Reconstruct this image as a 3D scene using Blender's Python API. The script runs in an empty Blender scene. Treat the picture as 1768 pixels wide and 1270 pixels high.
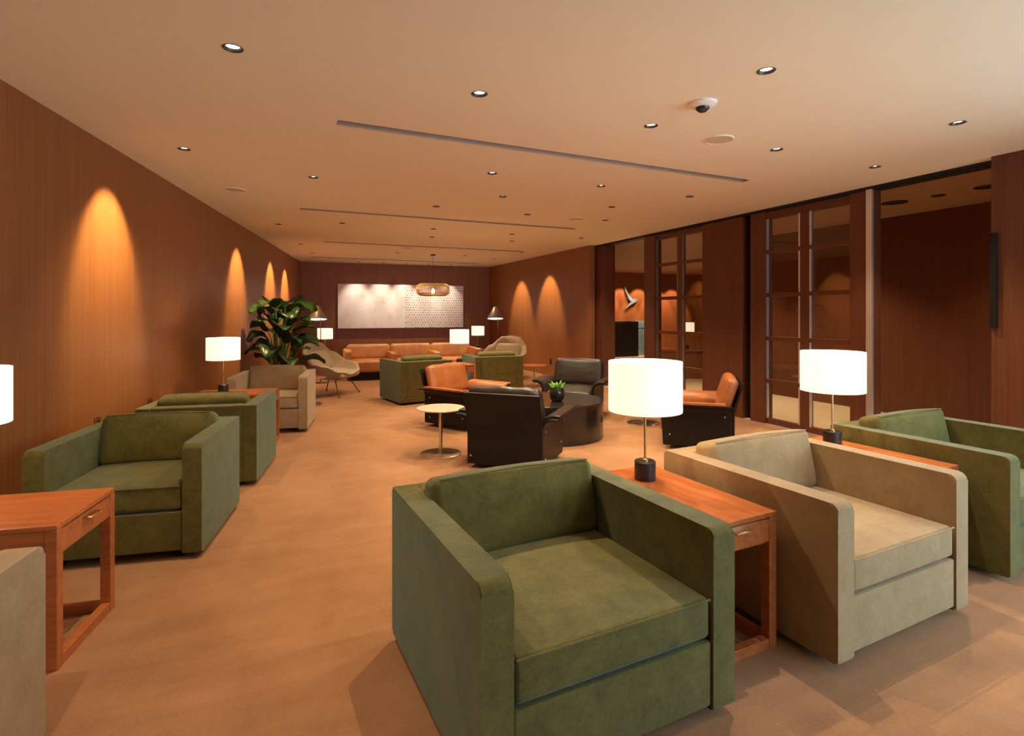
import bpy, bmesh, math, random
from mathutils import Vector, Matrix
from mathutils.geometry import delaunay_2d_cdt
PI = math.pi
def R(d): return math.radians(d)
random.seed(7)
SC = bpy.context.scene
COL = SC.collection

# ------------------------------------------------------------------ camera, world, daylight, exposure
F_PX, HORIZON = 945.0, 540.0
cam_data = bpy.data.cameras.new('camera')
cam = bpy.data.objects.new('camera', cam_data); COL.objects.link(cam)
cam_data.sensor_fit = 'HORIZONTAL'; cam_data.sensor_width = 36.0
cam_data.lens = 36.0 * F_PX / 1768.0
cam_data.shift_y = -(635.0 - HORIZON) / 1768.0
cam_data.clip_start = 0.05; cam_data.clip_end = 100
cam.location = (0, 0, 1.45)
cam.rotation_euler = (R(90), 0, R(-24.17))
SC.camera = cam

world = bpy.data.worlds.new('world'); SC.world = world; world.use_nodes = True
world.node_tree.nodes['Background'].inputs[0].default_value = (0.62, 0.72, 0.85, 1)
world.node_tree.nodes['Background'].inputs[1].default_value = 0.6

SC.view_settings.view_transform = 'Standard'; SC.view_settings.look = 'None'
SC.view_settings.gamma = 1.0; SC.view_settings.use_curve_mapping = False
SC.view_settings.exposure = 0.0
SC.cycles.use_denoising = True
SC.cycles.max_bounces = 10; SC.cycles.diffuse_bounces = 6; SC.cycles.glossy_bounces = 4
SC.cycles.transparent_max_bounces = 8; SC.cycles.transmission_bounces = 6
SC.cycles.sample_clamp_indirect = 6.0
SC.cycles.caustics_reflective = False; SC.cycles.caustics_refractive = False

WARM = (1.0, 0.78, 0.50)
WASH = (1.0, 0.74, 0.34)
DOWN_W, WASH_W, ART_W = 128.0, 240.0, 90.0
LAMP_W = 9.0
def light(name, kind, loc, energy, color, **kw):
    d = bpy.data.lights.new(name, kind); d.energy = energy; d.color = color
    for k, v in kw.items(): setattr(d, k, v)
    o = bpy.data.objects.new(name, d); COL.objects.link(o); o.location = loc
    return o
def aim(o, target):
    o.rotation_euler = (Vector(target) - o.location).to_track_quat('-Z', 'Y').to_euler()
# cool daylight for the chair fronts, through added unseen windows behind and right
day = light('daylight', 'AREA', (4.1, -2.30, 1.55), 200.0, (0.62, 0.84, 1.0), shape='RECTANGLE', size=3.2, size_y=2.2)
day.rotation_euler = (R(90), 0, 0)
day2 = light('daylight_side', 'AREA', (5.98, -0.75, 1.55), 200.0, (0.62, 0.84, 1.0), shape='RECTANGLE', size=2.3, size_y=2.2)
day2.rotation_euler = (R(90), 0, R(90))

# ------------------------------------------------------------------ materials
def nodes(name):
    m = bpy.data.materials.new(name); m.use_nodes = True
    nt = m.node_tree; return m, nt, nt.nodes['Principled BSDF']
def ramp(nt, a, b, p0=0.3, p1=0.7):
    r = nt.nodes.new('ShaderNodeValToRGB')
    r.color_ramp.elements[0].position = p0; r.color_ramp.elements[0].color = (*a, 1)
    r.color_ramp.elements[1].position = p1; r.color_ramp.elements[1].color = (*b, 1)
    return r
def noise(nt, vec_scale, scale=1.0, detail=4, rough=0.55, coord='Object'):
    tc = nt.nodes.new('ShaderNodeTexCoord'); mp = nt.nodes.new('ShaderNodeMapping')
    mp.inputs['Scale'].default_value = vec_scale
    n = nt.nodes.new('ShaderNodeTexNoise'); n.inputs['Scale'].default_value = scale
    n.inputs['Detail'].default_value = detail; n.inputs['Roughness'].default_value = rough
    nt.links.new(tc.outputs[coord], mp.inputs[0]); nt.links.new(mp.outputs[0], n.inputs['Vector'])
    return n
def bump(nt, bsdf, height, strength=0.2, dist=0.01):
    b = nt.nodes.new('ShaderNodeBump'); b.inputs['Strength'].default_value = strength; b.inputs['Distance'].default_value = dist
    nt.links.new(height, b.inputs['Height']); nt.links.new(b.outputs[0], bsdf.inputs['Normal'])
def mat_plain(name, c, rough=0.5, metal=0.0, spec=0.5, sheen=0.0, coat=0.0, vary=0.06, scale=6.0):
    m, nt, b = nodes(name)
    n = noise(nt, (1, 1, 1), scale)
    r = ramp(nt, [x * (1 - vary) for x in c], [min(1, x * (1 + vary)) for x in c])
    nt.links.new(n.outputs[0], r.inputs[0]); nt.links.new(r.outputs[0], b.inputs['Base Color'])
    b.inputs['Roughness'].default_value = rough; b.inputs['Metallic'].default_value = metal
    b.inputs['Specular IOR Level'].default_value = spec
    b.inputs['Sheen Weight'].default_value = sheen; b.inputs['Coat Weight'].default_value = coat
    return m
def mat_wood(name, a, b_, vs, rough=0.45, bmp=0.15, coat=0.0, spec=0.4):
    m, nt, b = nodes(name)
    n1 = noise(nt, vs, 1.0, 3, 0.7); n2 = noise(nt, [v * 0.13 for v in vs], 1.0, 3, 0.6)
    mx = nt.nodes.new('ShaderNodeMix'); mx.inputs[0].default_value = 0.25
    nt.links.new(n1.outputs[0], mx.inputs[2]); nt.links.new(n2.outputs[0], mx.inputs[3])
    r = ramp(nt, a, b_, 0.34, 0.66)
    nt.links.new(mx.outputs[0], r.inputs[0]); nt.links.new(r.outputs[0], b.inputs['Base Color'])
    b.inputs['Roughness'].default_value = rough; b.inputs['Coat Weight'].default_value = coat
    b.inputs['Specular IOR Level'].default_value = spec
    if bmp: bump(nt, b, n1.outputs[0], bmp, 0.002)
    return m
def mat_velvet(name, a, b_, sheen_col, sheen=0.35):
    m, nt, b = nodes(name)
    n1 = noise(nt, (1, 1, 1), 9.0, 6, 0.7); n2 = noise(nt, (1, 1, 1), 90.0, 3, 0.6)
    mx = nt.nodes.new('ShaderNodeMix'); mx.inputs[0].default_value = 0.35
    nt.links.new(n1.outputs[0], mx.inputs[2]); nt.links.new(n2.outputs[0], mx.inputs[3])
    r = ramp(nt, a, b_, 0.32, 0.68)
    nt.links.new(mx.outputs[0], r.inputs[0]); nt.links.new(r.outputs[0], b.inputs['Base Color'])
    b.inputs['Roughness'].default_value = 0.85; b.inputs['Specular IOR Level'].default_value = 0.2
    b.inputs['Sheen Weight'].default_value = sheen; b.inputs['Sheen Roughness'].default_value = 0.45
    b.inputs['Sheen Tint'].default_value = (*sheen_col, 1)
    bump(nt, b, n2.outputs[0], 0.12, 0.002)
    return m
def mat_leather(name, a, b_, rough=0.38):
    m, nt, b = nodes(name)
    n1 = noise(nt, (1, 1, 1), 5.0, 4, 0.6); n2 = noise(nt, (1, 1, 1), 120.0, 2, 0.5); n3 = noise(nt, (1.5, 6, 6), 2.5, 3, 0.5)
    r = ramp(nt, a, b_)
    nt.links.new(n1.outputs[0], r.inputs[0]); nt.links.new(r.outputs[0], b.inputs['Base Color'])
    b.inputs['Roughness'].default_value = rough
    mx = nt.nodes.new('ShaderNodeMath'); mx.operation = 'MULTIPLY_ADD'; mx.inputs[1].default_value = 0.06
    nt.links.new(n2.outputs[0], mx.inputs[0]); nt.links.new(n3.outputs[0], mx.inputs[2])
    bump(nt, b, mx.outputs[0], 0.35, 0.012)
    return m
def mat_emit(name, c, s):
    m, nt, b = nodes(name)
    b.inputs['Base Color'].default_value = (*c, 1); b.inputs['Emission Color'].default_value = (*c, 1)
    b.inputs['Emission Strength'].default_value = s
    return m
def mat_shade(name, c, s):
    m = bpy.data.materials.new(name); m.use_nodes = True; nt = m.node_tree; nt.nodes.clear()
    out = nt.nodes.new('ShaderNodeOutputMaterial')
    d = nt.nodes.new('ShaderNodeBsdfDiffuse'); t = nt.nodes.new('ShaderNodeBsdfTranslucent'); e = nt.nodes.new('ShaderNodeEmission')
    d.inputs[0].default_value = (.85, .8, .7, 1); t.inputs[0].default_value = (.8, .71, .60, 1)
    e.inputs[0].default_value = (*c, 1); e.inputs[1].default_value = s
    m1 = nt.nodes.new('ShaderNodeMixShader'); m1.inputs[0].default_value = 0.3
    a = nt.nodes.new('ShaderNodeAddShader')
    nt.links.new(d.outputs[0], m1.inputs[1]); nt.links.new(t.outputs[0], m1.inputs[2])
    nt.links.new(m1.outputs[0], a.inputs[0]); nt.links.new(e.outputs[0], a.inputs[1]); nt.links.new(a.outputs[0], out.inputs[0])
    return m
def mat_glass(name, tint=(0.95, 0.92, 0.90)):
    m = bpy.data.materials.new(name); m.use_nodes = True; nt = m.node_tree; nt.nodes.clear()
    out = nt.nodes.new('ShaderNodeOutputMaterial')
    t = nt.nodes.new('ShaderNodeBsdfTransparent'); t.inputs[0].default_value = (*tint, 1)
    g = nt.nodes.new('ShaderNodeBsdfGlossy'); g.inputs['Roughness'].default_value = 0.02
    lw = nt.nodes.new('ShaderNodeLayerWeight'); lw.inputs[0].default_value = 0.5
    pw = nt.nodes.new('ShaderNodeMath'); pw.operation = 'POWER'; pw.inputs[1].default_value = 5.0; nt.links.new(lw.outputs['Facing'], pw.inputs[0])
    fr = nt.nodes.new('ShaderNodeMath'); fr.operation = 'MULTIPLY_ADD'; fr.inputs[1].default_value = 0.9; fr.inputs[2].default_value = 0.04; nt.links.new(pw.outputs[0], fr.inputs[0])
    mx = nt.nodes.new('ShaderNodeMixShader')
    nt.links.new(fr.outputs[0], mx.inputs[0]); nt.links.new(t.outputs[0], mx.inputs[1]); nt.links.new(g.outputs[0], mx.inputs[2])
    nt.links.new(mx.outputs[0], out.inputs[0])
    return m

M = {}
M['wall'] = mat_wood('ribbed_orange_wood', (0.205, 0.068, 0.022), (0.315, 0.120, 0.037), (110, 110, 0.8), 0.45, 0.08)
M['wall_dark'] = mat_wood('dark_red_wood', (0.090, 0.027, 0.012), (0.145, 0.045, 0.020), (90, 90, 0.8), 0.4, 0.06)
M['ceil'] = mat_plain('warm_plaster', (0.84, 0.76, 0.58), 0.9, vary=0.01)
M['ceil_dark'] = mat_plain('brown_lacquer_ceiling', (0.34, 0.17, 0.09), 0.6, vary=0.03)
M['stone'] = mat_plain('beige_stone', (0.75, 0.60, 0.38), 0.35, vary=0.06, scale=3)
M['wood'] = mat_wood('cherry_wood', (0.33, 0.085, 0.022), (0.50, 0.15, 0.045), (3, 40, 40), 0.3, 0.05, coat=0.25)
M['green'] = mat_velvet('green_velvet', (0.066, 0.052, 0.010), (0.150, 0.118, 0.024), (0.34, 0.68, 0.66), 0.34)
M['beige'] = mat_velvet('beige_velvet', (0.25, 0.160, 0.076), (0.37, 0.252, 0.128), (1, 0.92, 0.8), 0.25)
M['bucket'] = mat_plain('taupe_boucle', (0.44, 0.32, 0.185), 0.9, sheen=0.3, vary=0.12, scale=120)
M['tan'] = mat_leather('tan_leather', (0.28, 0.085, 0.024), (0.42, 0.140, 0.042))
M['sofa_leather'] = mat_leather('light_tan_leather', (0.58, 0.26, 0.09), (0.72, 0.36, 0.14), 0.42)
M['black_leather'] = mat_leather('black_leather', (0.018, 0.012, 0.008), (0.032, 0.021, 0.014), 0.36)
M['black'] = mat_plain('black_lacquer', (0.011, 0.008, 0.006), 0.45, spec=0.25, vary=0.1)
M['black_matte'] = mat_plain('black_stone', (0.018, 0.018, 0.02), 0.35, vary=0.2)
M['drum'] = mat_plain('dark_bronze_lacquer', (0.018, 0.013, 0.010), 0.22, vary=0.1, coat=0.3)
M['brass'] = mat_plain('brass', (0.75, 0.55, 0.28), 0.25, metal=1.0, vary=0.03)
M['steel'] = mat_plain('brushed_steel', (0.72, 0.66, 0.58), 0.22, metal=1.0, vary=0.04)
M['steel_top'] = mat_plain('satin_steel', (0.92, 0.80, 0.60), 0.30, metal=0.55, vary=0.03)
M['silver'] = mat_plain('silver_trim', (0.80, 0.76, 0.74), 0.35, metal=0.8, vary=0.02)
M['dark_metal'] = mat_plain('dark_metal', (0.05, 0.04, 0.035), 0.4, metal=0.7, vary=0.1)
M['white'] = mat_plain('white_plastic', (0.85, 0.80, 0.74), 0.4, vary=0.01)
M['slot'] = mat_plain('slot_grey_beige', (0.42, 0.31, 0.24), 0.6, vary=0.02)
M['speaker'] = mat_plain('speaker_grille', (0.60, 0.48, 0.35), 0.8, vary=0.03, scale=300)
M['leaf'] = mat_wood('leaf_green', (0.012, 0.036, 0.008), (0.028, 0.075, 0.016), (12, 3, 12), 0.32, 0.1)
M['leaf_small'] = mat_plain('succulent_green', (0.16, 0.36, 0.05), 0.45, vary=0.3, scale=40)
M['stem'] = mat_plain('leaf_stem_green', (0.08, 0.17, 0.04), 0.5, vary=0.2)
M['soil'] = mat_plain('potting_soil', (0.05, 0.03, 0.02), 0.95, vary=0.4, scale=60)
M['shade'] = mat_shade('glowing_linen_shade', (1.0, 0.90, 0.79), 0.58)
M['lens'] = mat_emit('lit_lens', (1.0, 0.93, 0.80), 9.0)
M['lens_soft'] = mat_emit('soft_lit_diffuser', (1.0, 0.92, 0.78), 2.0)
M['bulb'] = mat_emit('lit_bulb', (1.0, 0.85, 0.6), 12.0)
M['glass'] = mat_glass('clear_glass')
M['rattan'] = mat_wood('woven_rattan', (0.42, 0.24, 0.08), (0.68, 0.45, 0.18), (90, 90, 25), 0.7, 0.3)
M['teal'] = mat_plain('teal_blue_panel', (0.16, 0.28, 0.32), 0.35, vary=0.35, scale=3)
M['blue_silver'] = mat_plain('pale_blue_metal', (0.26, 0.40, 0.52), 0.35, metal=0.4, vary=0.03)
M['grey_brown'] = mat_plain('grey_brown_metal', (0.22, 0.16, 0.12), 0.4, metal=0.3, vary=0.04)
M['white_pot'] = mat_plain('brown_ceramic', (0.16, 0.10, 0.06), 0.4)

# carpet: mottled brushed pile
m, nt, b = nodes('tan_carpet')
n1 = noise(nt, (1.2, 0.55, 1), 1.1, 7, 0.62); n2 = noise(nt, (1, 1, 1), 70.0, 2, 0.7); n3 = noise(nt, (0.7, 3.0, 1), 2.2, 5, 0.65)
mx = nt.nodes.new('ShaderNodeMix'); mx.inputs[0].default_value = 0.35
nt.links.new(n1.outputs[0], mx.inputs[2]); nt.links.new(n3.outputs[0], mx.inputs[3])
mx2 = nt.nodes.new('ShaderNodeMix'); mx2.inputs[0].default_value = 0.18
nt.links.new(mx.outputs[0], mx2.inputs[2]); nt.links.new(n2.outputs[0], mx2.inputs[3])
r = ramp(nt, (0.225, 0.105, 0.048), (0.385, 0.195, 0.097), 0.36, 0.62)
nt.links.new(mx2.outputs[0], r.inputs[0]); nt.links.new(r.outputs[0], b.inputs['Base Color'])
b.inputs['Roughness'].default_value = 0.95; b.inputs['Specular IOR Level'].default_value = 0.1
b.inputs['Sheen Weight'].default_value = 0.2; b.inputs['Sheen Tint'].default_value = (1, .7, .45, 1)
bump(nt, b, n2.outputs[0], 0.35, 0.004)
M['carpet'] = m

# ------------------------------------------------------------------ mesh helpers
def link(name, bm, mat, parent=None, smooth=True, wn=False):
    me = bpy.data.meshes.new(name); bmesh.ops.recalc_face_normals(bm, faces=bm.faces); bm.to_mesh(me); bm.free()
    for p in me.polygons: p.use_smooth = smooth
    if smooth: me.set_sharp_from_angle(angle=R(38))
    me.materials.append(M[mat] if isinstance(mat, str) else mat)
    o = bpy.data.objects.new(name, me); COL.objects.link(o)
    if parent: o.parent = parent
    if wn:
        w = o.modifiers.new('weighted', 'WEIGHTED_NORMAL'); w.keep_sharp = True
    return o
def thing(name, label, cat, loc=(0, 0, 0), rz=0, group=None):
    o = bpy.data.objects.new(name, None); COL.objects.link(o); o.empty_display_size = 0.1
    o.location = loc; o.rotation_euler = (0, 0, R(rz)); o['label'] = label; o['category'] = cat
    if group: o['group'] = group
    return o
def tag(o, label, cat, group=None):
    o['label'] = label; o['category'] = cat
    if group: o['group'] = group
    return o
def struct(name, bm, mat, parent=None, smooth=False):
    o = link(name, bm, mat, parent, smooth)
    if not parent: o['kind'] = 'structure'
    return o
def dup(o, parent=None):
    c = o.copy(); COL.objects.link(c); c.parent = parent
    for ch in list(o.children): dup(ch, c)
    return c
def place(proto, first, loc, rz, label, group=None):
    o = proto if first else dup(proto)
    o.location = loc; o.rotation_euler = (0, 0, R(rz)); o['label'] = label
    if group: o['group'] = group
    return o
def box(bm, x0, x1, y0, y1, z0, z1, bev=0.0, seg=2):
    g = bmesh.ops.create_cube(bm, size=1.0)
    vs = g['verts']
    bmesh.ops.scale(bm, vec=(x1 - x0, y1 - y0, z1 - z0), verts=vs)
    bmesh.ops.translate(bm, vec=((x0 + x1) / 2, (y0 + y1) / 2, (z0 + z1) / 2), verts=vs)
    if bev > 0:
        es = list({e for v in vs for e in v.link_edges})
        r_ = bmesh.ops.bevel(bm, geom=es, offset=bev, segments=seg, profile=0.5, affect='EDGES')
    return vs
def tube(bm, pts, r, n=10, caps=True, taper=None):
    pts = [Vector(p) for p in pts]; rings = []
    up = Vector((0, 0, 1))
    for i, p in enumerate(pts):
        d = (pts[min(i + 1, len(pts) - 1)] - pts[max(i - 1, 0)]).normalized()
        a = up.cross(d)
        if a.length < 1e-3: a = Vector((1, 0, 0))
        a.normalize(); b2 = d.cross(a)
        rr = r if taper is None else r * taper[i]
        rings.append([bm.verts.new(p + (a * math.cos(t) + b2 * math.sin(t)) * rr) for t in [2 * PI * k / n for k in range(n)]])
    for q, s in zip(rings, rings[1:]):
        for k in range(n): bm.faces.new((q[k], q[(k + 1) % n], s[(k + 1) % n], s[k]))
    if caps:
        bm.faces.new(rings[0][::-1]); bm.faces.new(rings[-1])
def lathe(bm, prof, n=48, c=(0, 0, 0), close_ends=True):
    rings = []
    for r_, z in prof:
        if r_ < 1e-5: rings.append([bm.verts.new((c[0], c[1], c[2] + z))])
        else: rings.append([bm.verts.new((c[0] + r_ * math.cos(2 * PI * k / n), c[1] + r_ * math.sin(2 * PI * k / n), c[2] + z)) for k in range(n)])
    for q, s in zip(rings, rings[1:]):
        for k in range(n):
            k2 = (k + 1) % n
            if len(q) == 1 and len(s) == 1: continue
            if len(q) == 1: bm.faces.new((q[0], s[k2], s[k]))
            elif len(s) == 1: bm.faces.new((q[k], q[k2], s[0]))
            else: bm.faces.new((q[k], q[k2], s[k2], s[k]))
def prism(bm, poly, axis, lo, hi, bev=0.0, seg=2):
    """poly: 2D points; axis 'x' -> (y,z), 'y' -> (x,z), 'z' -> (x,y)"""
    def v3(a, b_, t):
        return {'x': (t, a, b_), 'y': (a, t, b_), 'z': (a, b_, t)}[axis]
    A = [bm.verts.new(v3(a, b_, lo)) for a, b_ in poly]; B = [bm.verts.new(v3(a, b_, hi)) for a, b_ in poly]
    fs = [bm.faces.new(A[::-1]), bm.faces.new(B)]
    n = len(poly)
    for k in range(n): fs.append(bm.faces.new((A[k], A[(k + 1) % n], B[(k + 1) % n], B[k])))
    if bev:
        es = list({e for f_ in fs[:2] for e in f_.edges})
        bmesh.ops.bevel(bm, geom=es, offset=bev, segments=seg, profile=0.5, affect='EDGES')
def rounded_rect(x0, x1, y0, y1, radii, n=6):
    """radii for corners (x0,y0),(x1,y0),(x1,y1),(x0,y1)"""
    out = []
    for (cx_, cy_, sx, sy, r_, a0) in ((x0, y0, 1, 1, radii[0], 180), (x1, y0, -1, 1, radii[1], 270), (x1, y1, -1, -1, radii[2], 0), (x0, y1, 1, -1, radii[3], 90)):
        if r_ <= 0: out.append((cx_, cy_)); continue
        for k in range(n + 1):
            a = R(a0 + 90 * k / n)
            out.append((cx_ + sx * r_ + r_ * math.cos(a), cy_ + sy * r_ + r_ * math.sin(a)))
    return out
def strip_profile(path, th):
    """offset an open 2D path by th to its left, closed polygon"""
    L = []
    for i, p in enumerate(path):
        a = Vector(path[max(i - 1, 0)]); b_ = Vector(path[min(i + 1, len(path) - 1)])
        d = (b_ - a).normalized(); L.append((p[0] - d.y * th, p[1] + d.x * th))
    return list(path) + L[::-1]
def cushion(bm, hx, hy, hz, r, crown=0.0, crown_side=0.0, mat=None, n=8, wob=0.0, seed=0):
    """rounded grid box, half sizes hx hy hz, edge radius r, puffed along z by crown"""
    def axis(h):
        rr = min(r, h * 0.98)
        e = [-(h - rr) - rr * math.tan(R(45 * (3 - k) / 3)) for k in range(3)]
        inner = [-(h - rr) + 2 * (h - rr) * k / n for k in range(n + 1)]
        return e + inner + [-x for x in e[::-1]]
    ax, ay, az = axis(hx), axis(hy), axis(hz)
    rnd = random.Random(seed); ph = [rnd.uniform(0, 6) for _ in range(4)]
    verts = {}
    def V(i, j, k):
        key = (i, j, k)
        if key in verts: return verts[key]
        p = Vector((ax[i], ay[j], az[k]))
        rx, ry, rz_ = min(r, hx * .98), min(r, hy * .98), min(r, hz * .98)
        inn = Vector((max(-(hx - rx), min(hx - rx, p.x)), max(-(hy - ry), min(hy - ry, p.y)), max(-(hz - rz_), min(hz - rz_, p.z))))
        d = p - inn
        d = Vector((d.x / rx, d.y / ry, d.z / rz_))
        if d.length > 0: d.normalize()
        q = inn + Vector((d.x * rx, d.y * ry, d.z * rz_))
        u, v, w = q.x / hx, q.y / hy, q.z / hz
        f_ = (1 - u * u) * (1 - v * v)
        q.z += crown * f_ * w
        q.x += crown_side * (1 - v * v) * (1 - w * w) * u
        q.y += crown_side * (1 - u * u) * (1 - w * w) * v
        if wob:
            q.z += wob * math.sin(q.x * 23 + ph[0]) * math.sin(q.y * 19 + ph[1]) * abs(w)
            q.y += wob * 0.6 * math.sin(q.x * 29 + ph[2]) * abs(v)
        if mat is not None: q = mat @ q
        verts[key] = bm.verts.new(q); return verts[key]
    nx, ny, nz = len(ax) - 1, len(ay) - 1, len(az) - 1
    for i in range(nx):
        for j in range(ny):
            bm.faces.new((V(i, j, 0), V(i, j + 1, 0), V(i + 1, j + 1, 0), V(i + 1, j, 0)))
            bm.faces.new((V(i, j, nz), V(i + 1, j, nz), V(i + 1, j + 1, nz), V(i, j + 1, nz)))
    for i in range(nx):
        for k in range(nz):
            bm.faces.new((V(i, 0, k), V(i + 1, 0, k), V(i + 1, 0, k + 1), V(i, 0, k + 1)))
            bm.faces.new((V(i, ny, k), V(i, ny, k + 1), V(i + 1, ny, k + 1), V(i + 1, ny, k)))
    for j in range(ny):
        for k in range(nz):
            bm.faces.new((V(0, j, k), V(0, j, k + 1), V(0, j + 1, k + 1), V(0, j + 1, k)))
            bm.faces.new((V(nx, j, k), V(nx, j + 1, k), V(nx, j + 1, k + 1), V(nx, j, k + 1)))
def NB(): return bmesh.new()

# ------------------------------------------------------------------ the room
ZC = 2.81
def lwx(y): return -1.412 + 0.19615 * (y - 4.121)            # left wall line
def rwx(y): return 5.91 + 0.02493 * (y - 2.65)                # glass wall line
CBL, CBR = (0.829, 15.546), (6.064, 15.155)
YB = -2.1                                                     # unseen wall behind the camera, windows added

bm = NB(); poly = [(lwx(YB), YB), (5.76, YB), (5.76, 2.6), (5.93, 2.6), (6.09, 9.45), (5.93, 9.40), (6.064, 15.155), (0.829, 15.546)]
vs = [bm.verts.new((x, y, 0)) for x, y in poly]; bm.faces.new(vs)
struct('floor', bm, 'carpet')
bm = NB(); vs = [bm.verts.new((x, y, 0)) for x, y in [(5.93, 2.0), (14.5, 2.0), (14.5, 15.7), (6.09, 15.7), (6.09, 9.4)]]; bm.faces.new(vs)
struct('floor_corridor', bm, 'stone')

# ceiling with real holes for downlights and slots
LEFT_WASH = [(-0.622, 5.257), (0.171, 9.13), (0.616, 11.561), (0.944, 13.122)]
RIGHT_WASH = [(5.263, 11.183), (5.245, 12.793)]
ROWS = [[(2.562, 2.22), (4.517, 2.268)],
        [(-0.157, 3.153), (1.208, 3.184), (2.551, 3.216), (3.877, 3.256), (5.175, 3.267)],
        [(2.008, 4.944), (3.275, 4.962), (4.513, 4.983)],
        [(0.43, 5.827), (2.519, 5.878), (4.042, 5.884)],
        [(1.977, 6.769), (3.292, 6.809), (4.537, 6.768)],
        [(1.049, 8.617), (2.465, 8.609), (3.869, 8.622), (5.224, 8.576)],
        [(2.71, 9.537), (4.244, 9.456)],
        [(2.698, 12.334), (4.30, 12.299)]]
BACK_ROW = [(2.218, 14.86), (2.882, 14.83), (3.493, 14.79), (4.103, 14.74), (4.714, 14.69)]
SLOTS = [((0.46, 4.07), (4.52, 4.16)), ((0.40, 7.64), (4.56, 7.66)), ((1.0, 11.0), (5.19, 10.95)), ((0.98, 14.09), (5.38, 14.14))]
ADDED_NEAR = [(-0.75, 0.95)]  # unseen downlight, added to brighten the near left floor and armchair
HOLE_R = 0.043
holes = ADDED_NEAR + [c for row in ROWS for c in row] + LEFT_WASH + RIGHT_WASH + BACK_ROW
outer = [(lwx(YB), YB), (5.76, YB), (5.76, 2.6), (5.885, 2.6), (6.065, 9.45), (5.93, 9.40), CBR, CBL]
verts2, faces2 = [Vector(p) for p in outer], [list(range(len(outer)))]
hole_polys = []
for (x, y) in holes:
    i0 = len(verts2); verts2 += [Vector((x + HOLE_R * math.cos(2 * PI * k / 20), y + HOLE_R * math.sin(2 * PI * k / 20))) for k in range(20)]
    faces2.append(list(range(i0, i0 + 20)))
def slot_corners(a, b_, w=0.045):
    d = (Vector(b_) - Vector(a)).normalized(); n_ = Vector((-d.y, d.x)) * w
    return [Vector(a) - n_, Vector(b_) - n_, Vector(b_) + n_, Vector(a) + n_]
for a, b_ in SLOTS:
    i0 = len(verts2); verts2 += slot_corners(a, b_); faces2.append([i0, i0 + 1, i0 + 2, i0 + 3])
ov, oe, of, _, _, orig = delaunay_2d_cdt(verts2, [], faces2, 1, 1e-5)
bm = NB(); bv = [bm.verts.new((v.x, v.y, ZC)) for v in ov]
for f_, og in zip(of, orig):
    if any(o_ > 0 for o_ in og): continue
    bm.faces.new([bv[i] for i in f_])
for v in [v for v in bm.verts if not v.link_faces]: bm.verts.remove(v)
struct('ceiling', bm, 'ceil')
bm = NB()
for a, b_ in SLOTS[:0]: pass
# slot channels are trims set in the ceiling
for i, (a, b_) in enumerate(SLOTS):
    c = slot_corners(a, b_, 0.046); bm = NB()
    top = [bm.verts.new((p.x, p.y, ZC + 0.03)) for p in c]; bot = [bm.verts.new((p.x, p.y, ZC)) for p in c]
    bm.faces.new(top)
    for k in range(4): bm.faces.new((bot[k], bot[(k + 1) % 4], top[(k + 1) % 4], top[k]))
    d = (Vector(b_) - Vector(a)).normalized(); n_ = Vector((-d.y, d.x))
    for s in (1,):   # thin raised lip on the far side
        p0, p1 = Vector(a) + n_ * 0.045 * s, Vector(b_) + n_ * 0.045 * s
        tube(bm, [(p0.x, p0.y, ZC - 0.001), (p1.x, p1.y, ZC - 0.001)], 0.006, 6)
    struct('trim_%d' % (i + 1), bm, 'slot')

def wall_slab(name, a, b_, th, z0, z1, mat, side=1):
    d = (Vector(b_) - Vector(a)).normalized(); n_ = Vector((-d.y, d.x)) * th * side
    bm = NB(); prism(bm, [a, b_, (b_[0] + n_.x, b_[1] + n_.y), (a[0] + n_.x, a[1] + n_.y)], 'z', z0, z1)
    return struct(name, bm, mat)
wall_slab('wall_left', (lwx(YB), YB), CBL, 0.15, 0, ZC + .1, 'wall', 1)
wall_slab('wall_back', CBL, (6.064, 15.155), 0.15, 0, ZC + .1, 'wall', 1)
wall_slab('wall_right_far', (6.064, 15.155), (5.93, 9.40), 0.12, 0, ZC + .1, 'wall', 1)
# right glass wall, from the far pier towards the camera
def rbox(name, y0, y1, z0, z1, mat, off=0.0, th=0.10, kind='struct', parent=None):
    bm = NB(); xa, xb = rwx(y0) + off, rwx(y1) + off
    prism(bm, [(xa, y0), (xa + th, y0), (xb + th, y1), (xb, y1)], 'z', z0, z1)
    return struct(name, bm, mat, parent)
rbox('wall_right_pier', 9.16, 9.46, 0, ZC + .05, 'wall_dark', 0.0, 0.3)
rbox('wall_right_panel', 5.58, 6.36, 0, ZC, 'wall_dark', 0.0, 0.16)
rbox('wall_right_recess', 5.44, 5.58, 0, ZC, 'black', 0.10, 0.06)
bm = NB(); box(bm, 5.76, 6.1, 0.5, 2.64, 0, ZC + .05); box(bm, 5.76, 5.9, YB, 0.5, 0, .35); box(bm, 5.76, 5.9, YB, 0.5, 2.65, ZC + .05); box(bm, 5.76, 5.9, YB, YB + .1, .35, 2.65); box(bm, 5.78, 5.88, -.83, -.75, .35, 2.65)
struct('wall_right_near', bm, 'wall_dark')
bm = NB(); box(bm, 5.82, 5.83, YB + .1, .5, .35, 2.65); struct('added_window_2', bm, mat_glass('added_side_glass', (.95, .96, .97)))  # unseen side window, added to let in cool daylight
rbox('trim_6', 2.64, 9.2, ZC - 0.035, ZC + .05, 'black', -0.004, 0.16)          # black head track, standing in for the shadow line below the ceiling
rbox('trim_7', 3.84, 3.775, 0, ZC - .03, 'silver', -0.015, 0.03); rbox('trim_5', 3.84, 3.78, 0, ZC - .03, 'wall_dark', 0.015, 0.13)                # bright metal jamb strip

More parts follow.
